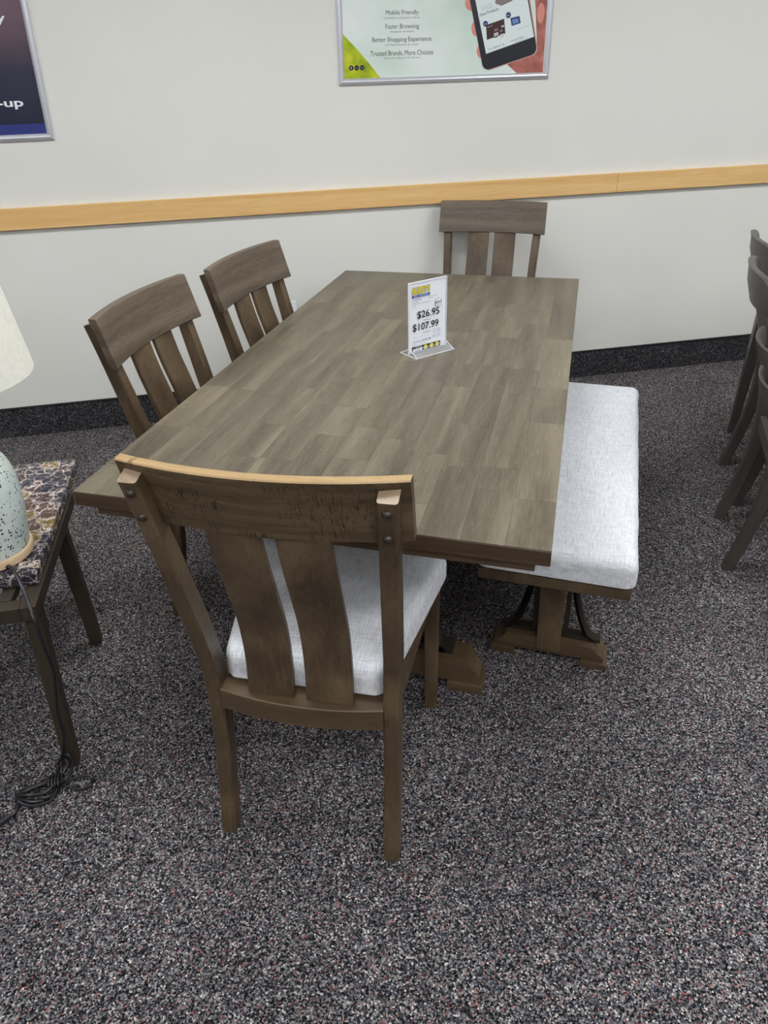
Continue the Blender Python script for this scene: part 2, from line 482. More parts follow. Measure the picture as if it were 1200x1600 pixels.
# right poster: origin at u=-0.166
U0 = -0.166
p2 = empty('framed_poster', WP + WD * U0, WA, 'pale green advertising poster with a hand holding a phone, silver snap frame', 'poster')
poster_frame(p2, -0.497, 0.486, 1.512, 2.18)
M = Mat('pale_green_print', 0.22)
n = M.noise(M.coords((2.2, 1, 2.2)), 1.6, 2, 0.4)
M.color(M.ramp(n, [(0.32, s2l((196, 216, 204))), (0.5, s2l((216, 228, 222))), (0.66, s2l((228, 233, 232)))]))
bm = bmesh.new(); box(bm, -0.474, 0.463, -0.006, -0.001, 1.536, 2.157)
sheet = new_obj('print_sheet', bm, M.m, p2, smooth=0)
def P2(pts): return [(a - U0, b) for a, b in pts]
M = Mat('leaf_green_print', 0.25)
M.color(M.ramp(M.noise(M.coords((14, 1, 14)), 1.2, 3, 0.6), [(0.3, s2l((118, 142, 26))), (0.55, s2l((176, 190, 34))), (0.75, s2l((214, 212, 60)))]))
poly_xz('green_corner', P2([(-0.640, 1.5365), (-0.640, 1.714), (-0.575, 1.650), (-0.520, 1.590), (-0.475, 1.5365)]), M.m, sheet, -0.0064)
M = Mat('hand_print', 0.25)
M.color(M.ramp(M.noise(M.coords((9, 1, 9)), 1.3, 3, 0.5), [(0.3, s2l((120, 64, 62))), (0.55, s2l((176, 108, 98))), (0.75, s2l((206, 146, 132)))]))
hand_m = M.m
poly_xz('printed_hand', P2([(0.115, 1.575), (0.15, 1.548), (0.165, 1.5365), (0.2905, 1.5365), (0.2905, 2.0), (0.23, 2.05), (0.22, 1.9), (0.235, 1.8), (0.255, 1.64), (0.2, 1.6)]), hand_m, sheet, -0.0064)
fm = flat('finger_print', (214, 140, 126), 0.25)
for (cx, cz, rx, rz) in ((-0.038, 1.722, 0.022, 0.031), (-0.012, 1.632, 0.020, 0.028), (-0.062, 1.818, 0.03, 0.03), (0.262, 1.775, 0.017, 0.04)):
    poly_xz('printed_finger', P2([(cx + rx * math.cos(a), cz + rz * math.sin(a)) for a in [2 * math.pi * k / 24 for k in range(24)]]), fm, sheet, -0.0068)
# phone: rounded lower corners
def rot_rect(bl, br, up, w_r, nseg=8):
    B = Vector(bl); X = (Vector(br) - B); w = X.length; X.normalize(); Y = Vector((-X.y, X.x)); r = w_r; pts = []
    for cx, cy, a0 in ((w - r, r, 270), (w - r, up - r, 0), (r, up - r, 90), (r, r, 180)):
        for j in range(nseg + 1):
            a = math.radians(a0 + 90 * j / nseg); q = B + X * (cx + r * math.cos(a)) + Y * (cy + r * math.sin(a)); pts.append((q.x, q.y))
    return pts
BL, BR = (0.003, 1.545), (0.262, 1.621)
poly_xz('printed_phone', P2(rot_rect((0.008, 1.548), (0.263, 1.614), 0.53, 0.03)), flat('phone_rim', (190, 150, 140), .3), sheet, -0.0072)
ph = poly_xz('printed_phone', P2(rot_rect((0.003, 1.550), (0.257, 1.617), 0.525, 0.03)), flat('phone_black', (40, 42, 48), .25), sheet, -0.0076)
poly_xz('printed_screen', P2([(0.012, 1.620), (0.236, 1.683), (0.142, 2.02), (-0.082, 1.958)]), flat('screen_print', (222, 232, 232), .25), sheet, -0.0080)
def slant_text(s, w, h, loc, mat=ink, ang=15.5, y=-0.0084, bold=0.0):
    t = text_mesh('lettering', s, w, h, mat, sheet, (loc[0] - U0, y, loc[1]), bold=bold, align='L')
    t.rotation_euler = (0, -math.radians(ang), 0); return t
poly_xz('printed_television', P2([(0.007, 1.733), (0.09, 1.756), (0.099, 1.699), (0.013, 1.675)]), flat('tv_print', (66, 44, 42), .25), sheet, -0.0084)
tile_c = [flat('tile_a', (206, 200, 200), .3), flat('tile_b', (120, 100, 108), .3)]
for (a, b, w, h, k) in ((0.045, 1.716, .018, .010, 1), (0.045, 1.700, .020, .014, 0), (0.047, 1.690, .016, .009, 1), (0.071, 1.712, .014, .009, 1), (0.078, 1.729, .012, .007, 0), (0.074, 1.695, .017, .013, 0)):
    poly_xz('printed_tile', P2([(a, b), (a + w, b + w * .277), (a + w + .001, b + w * .277 - h), (a + .001, b - h)]), tile_c[k], sheet, -0.0088)
slant_text('Roku TV', .024, .005, (0.015, 1.722), tile_c[0], y=-0.0088)
poly_xz('printed_tablet', P2([(0.119, 1.758), (0.161, 1.766), (0.169, 1.738), (0.127, 1.727)]), flat('tablet_print', (52, 72, 120), .25), sheet, -0.0084)
poly_xz('printed_tablet', P2([(0.128, 1.752), (0.153, 1.757), (0.159, 1.741), (0.132, 1.734)]), flat('tablet_print_light', (110, 140, 190), .25), sheet, -0.0088)
navy = flat('navy_print', (38, 44, 104), .3)
for (bx_, bz_) in ((0.004, 1.738), (0.109, 1.770)):
    poly_xz('printed_badge', P2(disc(bx_, bz_, 0.0115)), navy, sheet, -0.0092)
    slant_text('New', .014, .005, (bx_ - .007, bz_ - .0045), flat('badge_white', (214, 220, 236), .3), y=-0.0096)
slant_text('New Products', .088, .0125, (-0.021, 1.766))
slant_text('TCL U5800 43" 4K', .080, .008, (0.020, 1.632), ink_grey)
slant_text('HP 240V SERIES', .062, .007, (0.128, 1.664), ink_grey)
slant_text('Resolution 14"', .058, .005, (0.150, 1.662), ink_grey)
slant_text('Pro Quality', .058, .004, (0.158, 1.712), ink_grey)
for i in range(3):
    slant_text('------ ---- ------', .05, .0015, (-0.018 + i * .002, 1.802 - i * .007), ink_grey)
poly_xz('printed_product', P2([(0.045, 1.815), (0.075, 1.806), (0.125, 1.824), (0.135, 1.86), (0.05, 1.85)]), flat('product_print', (130, 120, 116), .3), sheet, -0.0084)
for s, cx, cz, w, h in (('Mobile Friendly', -0.374, 1.7745, .146, .0225), ('Faster Browsing', -0.374, 1.7215, .150, .0235), ('Better Shopping Experience', -0.376, 1.672, .266, .0235), ('Trusted Brands, More Choices', -0.3765, 1.621, .284, .0225)):
    text_mesh('lettering', s, w, h, ink, sheet, (cx - U0, -0.0064, cz))
for s, cx, cz, w in (('Compatible con Dispositivos M\u00f3viles', -0.3755, 1.7625, .162), ('Navegaci\u00f3n m\u00e1s R\u00e1pida', -0.375, 1.7105, .106), ('Una Mejor Experiencia de Compra', -0.3765, 1.660, .150), ('Marcas de Confianza y M\u00e1s Opciones', -0.3755, 1.6085, .164)):
    text_mesh('lettering', s, w, .0095, ink_grey, sheet, (cx - U0, -0.0064, cz))
for i, (cx, s, w) in enumerate(((-0.606, 'f', .0055), (-0.582, 'G+', .013), (-0.558, 'o', .010))):
    poly_xz('printed_icon', P2(disc(cx, 1.580, 0.0105)), flat('icon_navy', (28, 32, 50), .3), sheet, -0.0072)
    text_mesh('lettering', s, w, .011 if i == 0 else .008, flat('icon_white', (220, 224, 228) if i == 0 else (120, 128, 150), .3), sheet, (cx - U0, -0.0076, 1.5745 if i == 0 else 1.576), bold=0.01)

# left poster
p1 = empty('framed_poster', WP + WD * -2.4, WA, 'dark navy advertising poster cut by the left edge, silver snap frame', 'poster')
poster_frame(p1, -0.47, 0.506, 1.344, 2.02)
M = Mat('dark_navy_print', 0.22)
g = M.n('ShaderNodeSeparateXYZ'); M.l(M.coords(), g.inputs[0])
mm = M.math('ADD', M.math('MULTIPLY', M.math('SUBTRACT', g.outputs['Z'], 1.45), 1.7), M.math('MULTIPLY', M.noise(M.coords((3, 1, 3)), 2.0, 2, .5), 0.35))
M.color(M.ramp(mm, [(0.1, s2l((36, 40, 58))), (0.45, s2l((54, 54, 72))), (0.8, s2l((104, 82, 92)))]))
bm = bmesh.new(); box(bm, -0.446, 0.482, -0.006, -0.001, 1.368, 1.996)
sh1 = new_obj('print_sheet', bm, M.m, p1, smooth=0)
poly_xz('blue_band', [(-0.446, 1.3685), (-0.446, 1.409), (0.482, 1.409), (0.482, 1.3685)], flat('band_blue', (50, 58, 122), .25), sh1, -0.0064)
wt = flat('print_white', (232, 234, 240), .3)
t = text_mesh('lettering', 'Easy Set-up', .36, .042, wt, sh1, (0.412 - .18, -0.0064, 1.466), bold=0.02)
t = text_mesh('lettering', 'User friendly', .36, .042, wt, sh1, (0.412 - .18, -0.0064, 1.770), bold=0.02)

# ------------------------------------------------------------------ dining chairs
def bolt(parent, loc, r=0.0075, ax='y-'):
    bm = bmesh.new()
    prof = [(r, -.002), (r, r * .1), (r * .93, r * .35), (r * .72, r * .65), (r * .4, r * .85), (r * .08, r * .92)]
    lathe(bm, prof, n=14)
    rot = Matrix.Rotation(math.radians(90), 4, 'X')
    bmesh.ops.transform(bm, matrix=Matrix.Translation(loc) @ rot, verts=bm.verts)
    return new_obj('bolt', bm, bolt_m, parent)

POST = catmull([(0.0, 0.0, .036), (0.014, .10, .038), (0.030, .22, .042), (0.040, .34, .047), (0.038, .45, .049), (0.022, .55, .046), (-0.006, .66, .045), (-0.037, .78, .042), (-0.070, .90, .038), (-0.094, .981, .036)], 4)
def yo_at(z):
    for a, b in zip(POST, POST[1:]):
        if a[1] <= z <= b[1]: return a[0] + (b[0] - a[0]) * (z - a[1]) / (b[1] - a[1])
    return POST[-1][0]
def px_at(z):
    return 0.190 if z < .40 else 0.190 + 0.026 * (z - .40) / .58

def crest_arc(x, top=True):
    hw = 0.248
    return -0.034 * (1 - (x / hw) ** 2)

def make_chair(label, crest_mat, pale_tops):
    root = empty('dining_chair', (0, 0, 0), 0, label, 'chair', 'dining chairs around the table')
    for s in (-1, 1):
        bm = bmesh.new()
        sweep_yz(bm, POST, 0.034, lambda z: s * px_at(z), 0.0035)
        # softened post end, paler on top
        top = max(v.co.z for v in bm.verts)
        for f in bm.faces:
            if len(f.verts) == 8 and f.calc_center_median().z > .9: 
                f.material_index = 1
                bmesh.ops.inset_region(bm, faces=[f], thickness=0.004, depth=0.004)
                break
        p = new_obj('rear_leg', bm, [w_post, w_end if pale_tops else w_post], root)
        for z in (.953, .897):
            bolt(p, (s * px_at(z), yo_at(z) - 0.0183, z), .0088)
    # crest rail: curved board in front of the posts, raked back
    bm = bmesh.new(); rings = []
    th = 0.023; N = 24
    def crest_pt(x, z, off):
        yb = -0.0806 + (1.0019 - z) * 0.30
        k = crest_arc(x); return (x, yb + k + off + 0.0, z)
    for i in range(N + 1):
        x = -0.248 + 0.496 * i / N
        zb, zt = 0.865, 1.0019
        b = 0.0025
        rings.append([crest_pt(x, zb, b), crest_pt(x, zb + b, 0), crest_pt(x, zt - b, 0), crest_pt(x, zt, b), crest_pt(x, zt, th - b), crest_pt(x, zt - b, th), crest_pt(x, zb + b, th), crest_pt(x, zb, th - b)])
    loft(bm, rings)
    bmesh.ops.recalc_face_normals(bm, faces=bm.faces)
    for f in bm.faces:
        if f.normal.z > 0.5: f.material_index = 1  # upward faces take the pale wear-and-painted-gloss tone
    o = new_obj('crest_rail', bm, [crest_mat, w_wear_gloss if pale_tops else crest_mat], root)
    if pale_tops: o['label'] = 'distressed crest rail with top edge pale from wear and painted gloss'
    # splats
    for s in (-1, 1):
        bm = bmesh.new(); rings = []
        path = catmull([(0.026, .412), (0.030, .50), (0.018, .60), (-0.012, .70), (-0.042, .79), (-0.064, .874)], 5)
        for i, (y, z) in enumerate(path):
            a = path[max(i - 1, 0)]; b = path[min(i + 1, len(path) - 1)]
            t = Vector((0, b[0] - a[0], b[1] - a[1])).normalized(); nr = Vector((0, t.z, -t.y))
            c = Vector((s * 0.0625, y, z)); w, h, k = 0.0495, 0.0065, 0.0015
            sec = [(-w + k, -h), (w - k, -h), (w, -h + k), (w, h - k), (w - k, h), (-w + k, h), (-w, h - k), (-w, -h + k)]
            rings.append([c + Vector((1, 0, 0)) * sx + nr * sy for sx, sy in sec])
        loft(bm, rings)
        new_obj('splat', bm, w_post, root)
    # rear seat rail, bowed backwards
    bm = bmesh.new(); rings = []
    for i in range(13):
        x = -0.174 + 0.348 * i / 12; y = 0.030 - 0.020 * (1 - (x / .174) ** 2)
        rings.append([(x, y - .012, .358), (x, y - .014, .360), (x, y - .014, .410), (x, y - .012, .412), (x, .054, .412), (x, .054, .358)])
    loft(bm, rings); new_obj('rear_rail', bm, w_rail, root)
    for s in (-1, 1):
        bm = bmesh.new()
        prism(bm, [(s * .172, .055), (s * .194, .055), (s * .218, .43), (s * .196, .43)], .356, .4085, axis='z', bev=.002)
        new_obj('side_rail', bm, w_rail, root)
        bm = bmesh.new(); rings = []
        for z, h in ((0, .0155), (.1, .0165), (.3, .0185), (.4085, .0195)):
            cx, cy, k = s * (.218 - .001), .4527, .003
            sec = [(-h + k, -h), (h - k, -h), (h, -h + k), (h, h - k), (h - k, h), (-h + k, h), (-h, h - k), (-h, -h + k)]
            rings.append([(cx + a, cy + b, z) for a, b in sec])
        loft(bm, rings); new_obj('front_leg', bm, w_post, root)
    bm = bmesh.new(); box(bm, -.199, .199, .442, .464, .356, .4085, .002); new_obj('front_rail', bm, w_rail, root)
    bm = bmesh.new()
    cushion(bm, .046, .497, .172, .256 if pale_tops else .243, .4125, .499, rc=.035, re=.030, crown=.010)
    new_obj('seat_cushion', bm, fabric, root)
    return root

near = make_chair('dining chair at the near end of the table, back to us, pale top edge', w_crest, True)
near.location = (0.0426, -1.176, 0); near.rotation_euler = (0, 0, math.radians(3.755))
side = make_chair('nearer of the two dining chairs along the left side of the table', w_plain, False)
side.location = (-0.6440, -0.3265, 0); side.rotation_euler = (0, 0, math.radians(-89.6))
for lab, x, y, a in (('farther of the two dining chairs on the left side, in front of the wall outlet', -0.5660, 0.2240, -95.4),
                     ('dining chair at the far end of the table, back against the wall', 0.0897, 1.3827, 178.13)):
    c = copy_tree(side); c['label'] = lab; c.location = (x, y, 0); c.rotation_euler = (0, 0, math.radians(a))

# ------------------------------------------------------------------ trestle pedestal (shared by table and bench)
def pedestal(root, yc, half, depth, H, colw, coldep, padh, tierh, harp_out, harp_top, face, nbolts, pads):
    """foot across x, centred at yc; face=-1 looks to -y"""
    ft = None
    bm = bmesh.new()
    y0, y1 = yc - depth / 2, yc + depth / 2
    zt = padh + tierh
    s = half
    prism(bm, [(-s + .012, padh), (-s + .012, padh + tierh * .35), (-s + .030, padh + tierh * .5), (-s + .045, zt), (s - .045, zt), (s - .030, padh + tierh * .5), (s - .012, padh + tierh * .35), (s - .012, padh)], y0 + .008, y1 - .008, bev=.003)
    foot = new_obj('plinth_foot', bm, w_rail, root)
    for sx in (-1, 1):
        bm = bmesh.new()
        a, b = (s - pads, s) if sx > 0 else (-s, -s + pads)
        prism(bm, [(a, 0), (b, 0), (b - (.004 if sx > 0 else 0), padh), (a + (.004 if sx < 0 else 0), padh)], y0, y1, bev=.0025)
        new_obj('foot_pad', bm, w_rail, foot)
    cy = yc + face * (depth / 2 - .008 - coldep / 2 + .004)
    bm = bmesh.new(); box(bm, -colw / 2, colw / 2, cy - coldep / 2, cy + coldep / 2, padh + tierh * .25, H, .003)
    col = new_obj('column', bm, w_post, root)
    for i in range(nbolts):
        b = bolt(col, (0, 0, 0), .006)
        b.location = (0, cy + face * (coldep / 2), H - .03 - i * .026)
        if face > 0: b.rotation_euler = (0, 0, math.pi)
    for sx in (-1, 1):
        bm = bmesh.new()
        t = 0.014 if H < .5 else .024
        x0 = colw / 2 + .004
        hy0, hy1 = yc - t, yc + t
        box(bm, min(sx * x0, sx * (x0 + t)), max(sx * x0, sx * (x0 + t)), hy0, hy1, zt, H, .0015)
        box(bm, min(sx * (x0 + t), sx * (x0 + harp_out)), max(sx * (x0 + t), sx * (x0 + harp_out)), hy0, hy1, zt, zt + t * .9, .0015)
        arc = []
        n = 12
        for i in range(n + 1):
            u = i / n; z = H - (H - zt) * u
            x = x0 + harp_top + (harp_out - harp_top - t * .5) * (1 - math.sqrt(max(0, 1 - (u * .985) ** 2))) ** 0.85
            arc.append((x, z))
        outer = [(sx * (x + t * .8), z) for x, z in arc]; inner = [(sx * (x - t * .5), z) for x, z in arc]
        for i in range(n):
            t_ = bmesh.new(); prism(t_, [outer[i], outer[i + 1], inner[i + 1], inner[i]], hy0, hy1)
            merge(bm, t_)
        bmesh.ops.remove_doubles(bm, verts=bm.verts, dist=1e-5)
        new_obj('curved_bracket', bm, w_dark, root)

# ------------------------------------------------------------------ table
TW, TL = 1.0246, 2.0462
table = empty('dining_table', (0, 0, 0), 0, 'large grey-brown wooden dining table with stave top and trestle base', 'table')
bm = bmesh.new(); box(bm, -TW / 2, TW / 2, -TL / 2, TL / 2, .724, .7575, .0012, 1)
core = new_obj('tabletop', bm, w_edge, table)
NS = 12; sw = TW / NS
for i in range(NS):
    x0 = -TW / 2 + i * sw; y = -TL / 2
    first = True
    while y < TL / 2 - 1e-4:
        ln = random.uniform(.17, .46)
        if first: ln *= random.uniform(.5, 1); first = False
        y1 = min(y + ln, TL / 2)
        if TL / 2 - y1 < .12: y1 = TL / 2
        g = .00010
        bm = bmesh.new(); box(bm, x0 + g, x0 + sw - g, y + g, y1 - g, .7577, .7602 + random.uniform(-.0001, .0001), .0002, 1)
        o = new_obj('stave', bm, w_top, core, smooth=0)
        me = o.data; cy = (y + y1) / 2
        for v in me.vertices: v.co -= Vector((x0, cy, .76))
        o.location = (x0, cy, .76)
        y = y1
bm = bmesh.new(); box(bm, -TW / 2 + .045, TW / 2 - .028, -TL / 2 + .012, TL / 2 - .012, .7005, .7238, .002)
new_obj('under_frame', bm, w_edge, table)
for yc, fc in ((-.604, -1), (.604, 1)):
    pedestal(table, yc, .362, .085, .700, .14, .055, .030, .085, .20, .02, fc, 0, .10)
bm = bmesh.new(); box(bm, -.022, .022, -.55, .55, .20, .29, .004); new_obj('stretcher', bm, w_post, table)

# ------------------------------------------------------------------ bench
bench = empty('bench', (0.5210, -0.5591, 0), math.radians(-2.36), 'low bench with pale grey linen cushion on the right side of the table', 'bench')
bm = bmesh.new(); box(bm, -.1966, .1966, 0, 1.217, .330, .362, .002); new_obj('seat_board', bm, w_post, bench)
bm = bmesh.new()
cushion(bm, -.006, 1.223, .204, .204, .3625, .462, rc=.03, re=.032, crown=.016, wob=lambda x, y: 0.0022 * math.sin(y * 20) + .0012 * math.sin(y * 41))
new_obj('seat_cushion', bm, fabric, bench)
for yc, fc in ((.142, -1), (1.075, 1)):
    pedestal(bench, yc, .169, .092, .330, .068, .045, .022, .048, .105, .014, fc, 2, .075)
bm = bmesh.new(); box(bm, -.016, .016, .17, 1.047, .14, .20, .003); new_obj('stretcher', bm, w_post, bench)

# ------------------------------------------------------------------ sign holder
SA = math.atan2(.11, .092)
sg = empty('price_sign', (0.068, 0.019, 0.7605), SA, 'clear acrylic price sign standing upright on the dining table', 'sign')
M = Mat('clear_acrylic', 0.03)
M.color((0.86, 0.9, 0.94, 1)); M.b.inputs['Alpha'].default_value = 0.07; M.b.inputs['IOR'].default_value = 1.49
acr = M.m
edge_m = flat('acrylic_edge', (226, 230, 236), .3)
W2 = 0.0725; SH = 0.226
bm = bmesh.new(); box(bm, -W2, W2, -.0022, -.0010, .004, SH); new_obj('front_pane', bm, acr, sg, smooth=0)
bm = bmesh.new(); box(bm, -W2, W2, .0010, .0022, .004, SH); new_obj('back_pane', bm, acr, sg, smooth=0)
bm = bmesh.new(); box(bm, -W2, W2, -.0026, .0026, SH, SH + .003)
box(bm, -W2 - .0025, -W2, -.0026, .0026, .004, SH + .003); box(bm, W2, W2 + .0025, -.0026, .0026, .004, SH + .003)
new_obj('holder_edge', bm, edge_m, sg, smooth=0)
bm = bmesh.new()
box(bm, -W2 - .004, W2 + .004, -.040, .040, 0, .0022)
new_obj('base_plate', bm, acr, sg, smooth=0)
bm = bmesh.new()
for yy in (-.0412, .040): box(bm, -W2 - .0052, W2 + .0052, yy, yy + .0012, 0, .0026)
for xx in (-W2 - .0052, W2 + .0040): box(bm, xx, xx + .0012, -.040, .040, 0, .0026)
for xx in (-W2 - .002, W2 + .0005):
    for sy in (-1, 1):
        prism(bm, [(sy * .0385, .0026), (sy * .0395, .0036), (sy * .0036, .021), (sy * .0026, .0195)], xx, xx + .0014, axis='x')
new_obj('base_edge', bm, edge_m, sg, smooth=0)
for sy in (-1, 1):
    bm = bmesh.new()
    prism(bm, [(sy * .0380, .0026), (sy * .0388, .0034), (sy * .0034, .0205), (sy * .0028, .0198)], -W2, W2, axis='x')
    new_obj('base_wing', bm, acr, sg, smooth=0)
paper = flat('paper_white', (246, 248, 255), .6)
bm = bmesh.new(); box(bm, -W2 + .001, W2 - .001, -.0007, .0007, .005, SH - .001)
pp = new_obj('paper_insert', bm, paper, sg, smooth=0)
# the print lies on the paper and is pressed against the pane
YP = -.0029
blk = flat('print_black', (26, 28, 34), .4); fine = flat('print_fine', (96, 100, 112), .5); yel = flat('print_yellow', (240, 222, 30), .4); blu = flat('print_blue', (34, 52, 120), .4); lb = flat('print_light_blue', (176, 204, 232), .4); red = flat('print_red', (190, 110, 110), .4)
def st(s, x, z, w, h, mat, y=YP, shear=0, bold=0, al='L'):
    return text_mesh('lettering', s, w, h, mat, pp, (x, y, z), shear=shear, bold=bold, align=al)
st("BUDDY'S", -.0635, .1915, .070, .0235, blk, YP, .25, .06)
st("BUDDY'S", -.0625, .1925, .067, .0215, yel, YP - .0002, .25, .035)
poly_xz('logo_strip', [(-.064, .1815), (.005, .1815), (.007, .1895), (-.062, .1895)], blu, pp, YP - .0001, .0001)
poly_xz('logo_strip', [(-.058, .1828), (-.041, .1828), (-.040, .1885), (-.057, .1885)], lb, pp, YP - .0003, .0001)
poly_xz('logo_strip', [(-.036, .1828), (-.001, .1828), (.0, .1885), (-.035, .1885)], lb, pp, YP - .0003, .0001)
st('HOME', -.0565, .1838, .0145, .0038, blu, YP - .0005, .1, .02); st('FURNISHINGS', -.0345, .1838, .032, .0038, blu, YP - .0005, .1, .02)
st('5 Pc Dining', -.061, .172, .034, .0055, fine)
st('Condition: New', -.061, .1655, .022, .003, fine)
st('Grey Brown Table, Chairs and Bench', -.061, .160, .066, .0034, fine); st('Item No.', -.061, .1545, .014, .0028, fine)
st('Rental Agreement Option', .0, .1755, .036, .003, fine); st('Same as Cash', .0, .1705, .020, .0026, fine)
# little house badge
poly_xz('house_badge', [(.0285, .141), (.0520, .141), (.0520, .160), (.0400, .169), (.0285, .160)], fine, pp, YP - .0001, .0001)
poly_xz('house_badge', [(.0293, .1418), (.0512, .1418), (.0512, .1596), (.0400, .168), (.0293, .1596)], paper, pp, YP - .0003, .0001)
st("BUDDY'S", .0275, .1500, .0255, .0070, blu, YP - .0005, .15, .04); st('APPROVED', .031, .1445, .0185, .003, fine, YP - .0005)
st('$26.95', -.0435, .1110, .0880, .0265, blk, bold=.012)
st('104 Weeks', -.019, .1035, .028, .0038, blk)
st('$107.99', -.0610, .0720, .1030, .0265, blk, bold=.012)
st('24 Months', -.021, .0640, .031, .0038, blk)
poly_xz('rule', [(-.058, .0535), (.004, .0535), (.004, .0539), (-.058, .0539)], fine, pp, YP, .0001)
for i, (a, b) in enumerate((('Payment Options', .0665), ('Total Rent', .0615), ('Weekly', .0570), ('Early Purchase', .0505), ('Months', .0460), ('Option', .0415))):
    st(a, .018, b, .032 if i in (0, 3) else .015, .0028, fine if i not in (1,) else red)
    if i not in (0, 3): st('$0.00', .038, b, .012, .0026, fine)
st('Cash Price', -.060, .0380, .034, .0056, fine); st('$1,851.98', -.022, .0380, .032, .0068, blk)
st('Plus Tax', -.060, .0310, .014, .0030, fine); st('90 Day Payoff', -.035, .0310, .024, .0030, red)
poly_xz('footer_band', [(-.064, .0080), (.0500, .0080), (.0500, .0255), (-.064, .0255)], blk, pp, YP, .0001)
st('3 WAYS TO', -.052, .0205, .026, .0038, wt, YP - .0004, .15, .02); st('SAVE', -.061, .0090, .038, .0105, wt, YP - .0004, .15, .06)
for i, cx in enumerate((-.0100, .0140, .0370)):
    poly_xz('yellow_dot', disc(cx, .0172, .0073), yel, pp, YP - .0002, .0001)
    st('90' if i == 0 else 'EPO' if i == 1 else '%', cx - .003, .0155, .006, .0035, blk, YP - .0004)

# ------------------------------------------------------------------ marble side table (frame with loose slab)
dS = Vector((-.444, .896, 0)).normalized(); aS = math.atan2(dS.y, dS.x)  # local x along the right side, local y to the left
st_root = empty('side_table', (-.605, -1.118, 0), aS, 'side table with dark marble-look top beside the lamp, left of the dining table', 'table')
FL, FD = .531, .56
LEGS = ((.038, .019, .004, .0165), (.385, .019, .470, .0165), (.038, FD - .019, .004, FD - .0165), (.385, FD - .019, .470, FD - .0165))
bm = bmesh.new()
box(bm, 0, FL, 0, .036, .462, .500, .002); box(bm, 0, FL, FD - .036, FD, .462, .500, .002)
box(bm, 0, .036, .036, FD - .036, .462, .500, .002); box(bm, FL - .036, FL, .036, FD - .036, .462, .500, .002)
new_obj('frame', bm, w_frame, st_root)
for (ax, ay, tx, ty) in LEGS:
    bm = bmesh.new(); rings = []
    for u, h in ((0, .0165), (1, .019)):
        cx = tx + (ax - tx) * u; cy = ty + (ay - ty) * u; z = .470 * u; k = .002
        cy2 = cy
        sec = [(-h + k, -h), (h - k, -h), (h, -h + k), (h, h - k), (h - k, h), (-h + k, h), (-h, h - k), (-h, -h + k)]
        rings.append([(cx + a, cy2 + b, z) for a, b in sec])
    loft(bm, rings); new_obj('leg', bm, w_frame, st_root)
bm = bmesh.new(); box(bm, .084, .684, .006, .566, .5005, .535, .006, 3)
bmx = new_obj('marble_top', bm, marble, st_root)
for yy in (.06, .46):
    bm = bmesh.new(); box(bm, .037, .494, yy, yy + .03, .478, .4995); new_obj('support_bar', bm, w_frame, st_root, smooth=0)

# ------------------------------------------------------------------ table lamp
LX, LY = -.803, -1.002
lamp = empty('table_lamp', (LX, LY, .5356), 0, 'pale green speckled ceramic table lamp with white drum shade on the marble-look table', 'lamp')
bm = bmesh.new(); lathe(bm, [(.088, 0), (.094, .003), (.095, .014), (.092, .021), (.086, .023)], n=64); base = new_obj('base_ring', bm, pale_wood, lamp)
bm = bmesh.new(); lathe(bm, catmull([(.087, .0235), (.090, .05), (.095, .10), (.097, .15), (.094, .20), (.084, .238), (.066, .268), (.044, .288), (.026, .302), (.018, .325)], 5), n=64); new_obj('ceramic_body', bm, ceramic, lamp)
bm = bmesh.new(); lathe(bm, [(.012, .32), (.012, .40), (.018, .402), (.018, .44), (.012, .445)], n=20); new_obj('neck', bm, bolt_m, lamp)
bm = bmesh.new()
n = 72
prof = [(.188, .453), (.190, .458), (.150, .715), (.1485, .7165), (.147, .715), (.187, .458)]
rings = [[(r * math.cos(2 * math.pi * k / n), r * math.sin(2 * math.pi * k / n), z) for k in range(n)] for r, z in prof]
loft(bm, rings + [rings[0]], cap=False); bmesh.ops.remove_doubles(bm, verts=bm.verts, dist=1e-6)
new_obj('lamp_shade', bm, shade_m, lamp)
bm = bmesh.new()
for k in range(3):
    a = 2 * math.pi * k / 3; tube(bm, [(.01 * math.cos(a), .01 * math.sin(a), .44), (.176 * math.cos(a), .176 * math.sin(a), .54)], .0015, 6, 0)
new_obj('shade_spider', bm, bolt_m, lamp)
L0 = Vector((LX, LY, .5352))
bm = bmesh.new()
pts = [(-.715, -1.054, .547), (-.700, -1.062, .553), (-.672, -1.080, .550), (-.640, -1.104, .541), (-.612, -1.128, .520), (-.585, -1.150, .499), (-.575, -1.158, .46), (-.569, -1.160, .418), (-.565, -1.160, .383), (-.563, -1.160, .349), (-.572, -1.160, .297),
       (-.581, -1.160, .245), (-.586, -1.160, .206), (-.585, -1.160, .164), (-.588, -1.160, .138), (-.603, -1.158, .09), (-.622, -1.152, .05), (-.640, -1.150, .022), (-.634, -1.166, .010), (-.625, -1.186, .012)]
tube(bm, [Vector(p) - L0 for p in pts], .0040, 8, 6)
def bun(seq, z=.006, amp=.007, seed=0):
    random.seed(seed); tube(bm, [Vector((x, y, z + amp * random.random())) - L0 for x, y in seq], .0040, 8, 6)
loopA = [(-.620, -1.190), (-.652, -1.212), (-.686, -1.232), (-.690, -1.246), (-.664, -1.256), (-.628, -1.250), (-.606, -1.226), (-.615, -1.196)]
loopB = [(-.615, -1.196), (-.640, -1.214), (-.672, -1.234), (-.684, -1.248), (-.650, -1.247), (-.620, -1.232), (-.612, -1.206)]
loopC = [(-.618, -1.184), (-.648, -1.200), (-.680, -1.222), (-.694, -1.244), (-.672, -1.262), (-.636, -1.262), (-.604, -1.240), (-.602, -1.210)]
bun(loopA, .006, .008, 1); bun(loopB, .012, .010, 2); bun(loopC, .005, .006, 3)
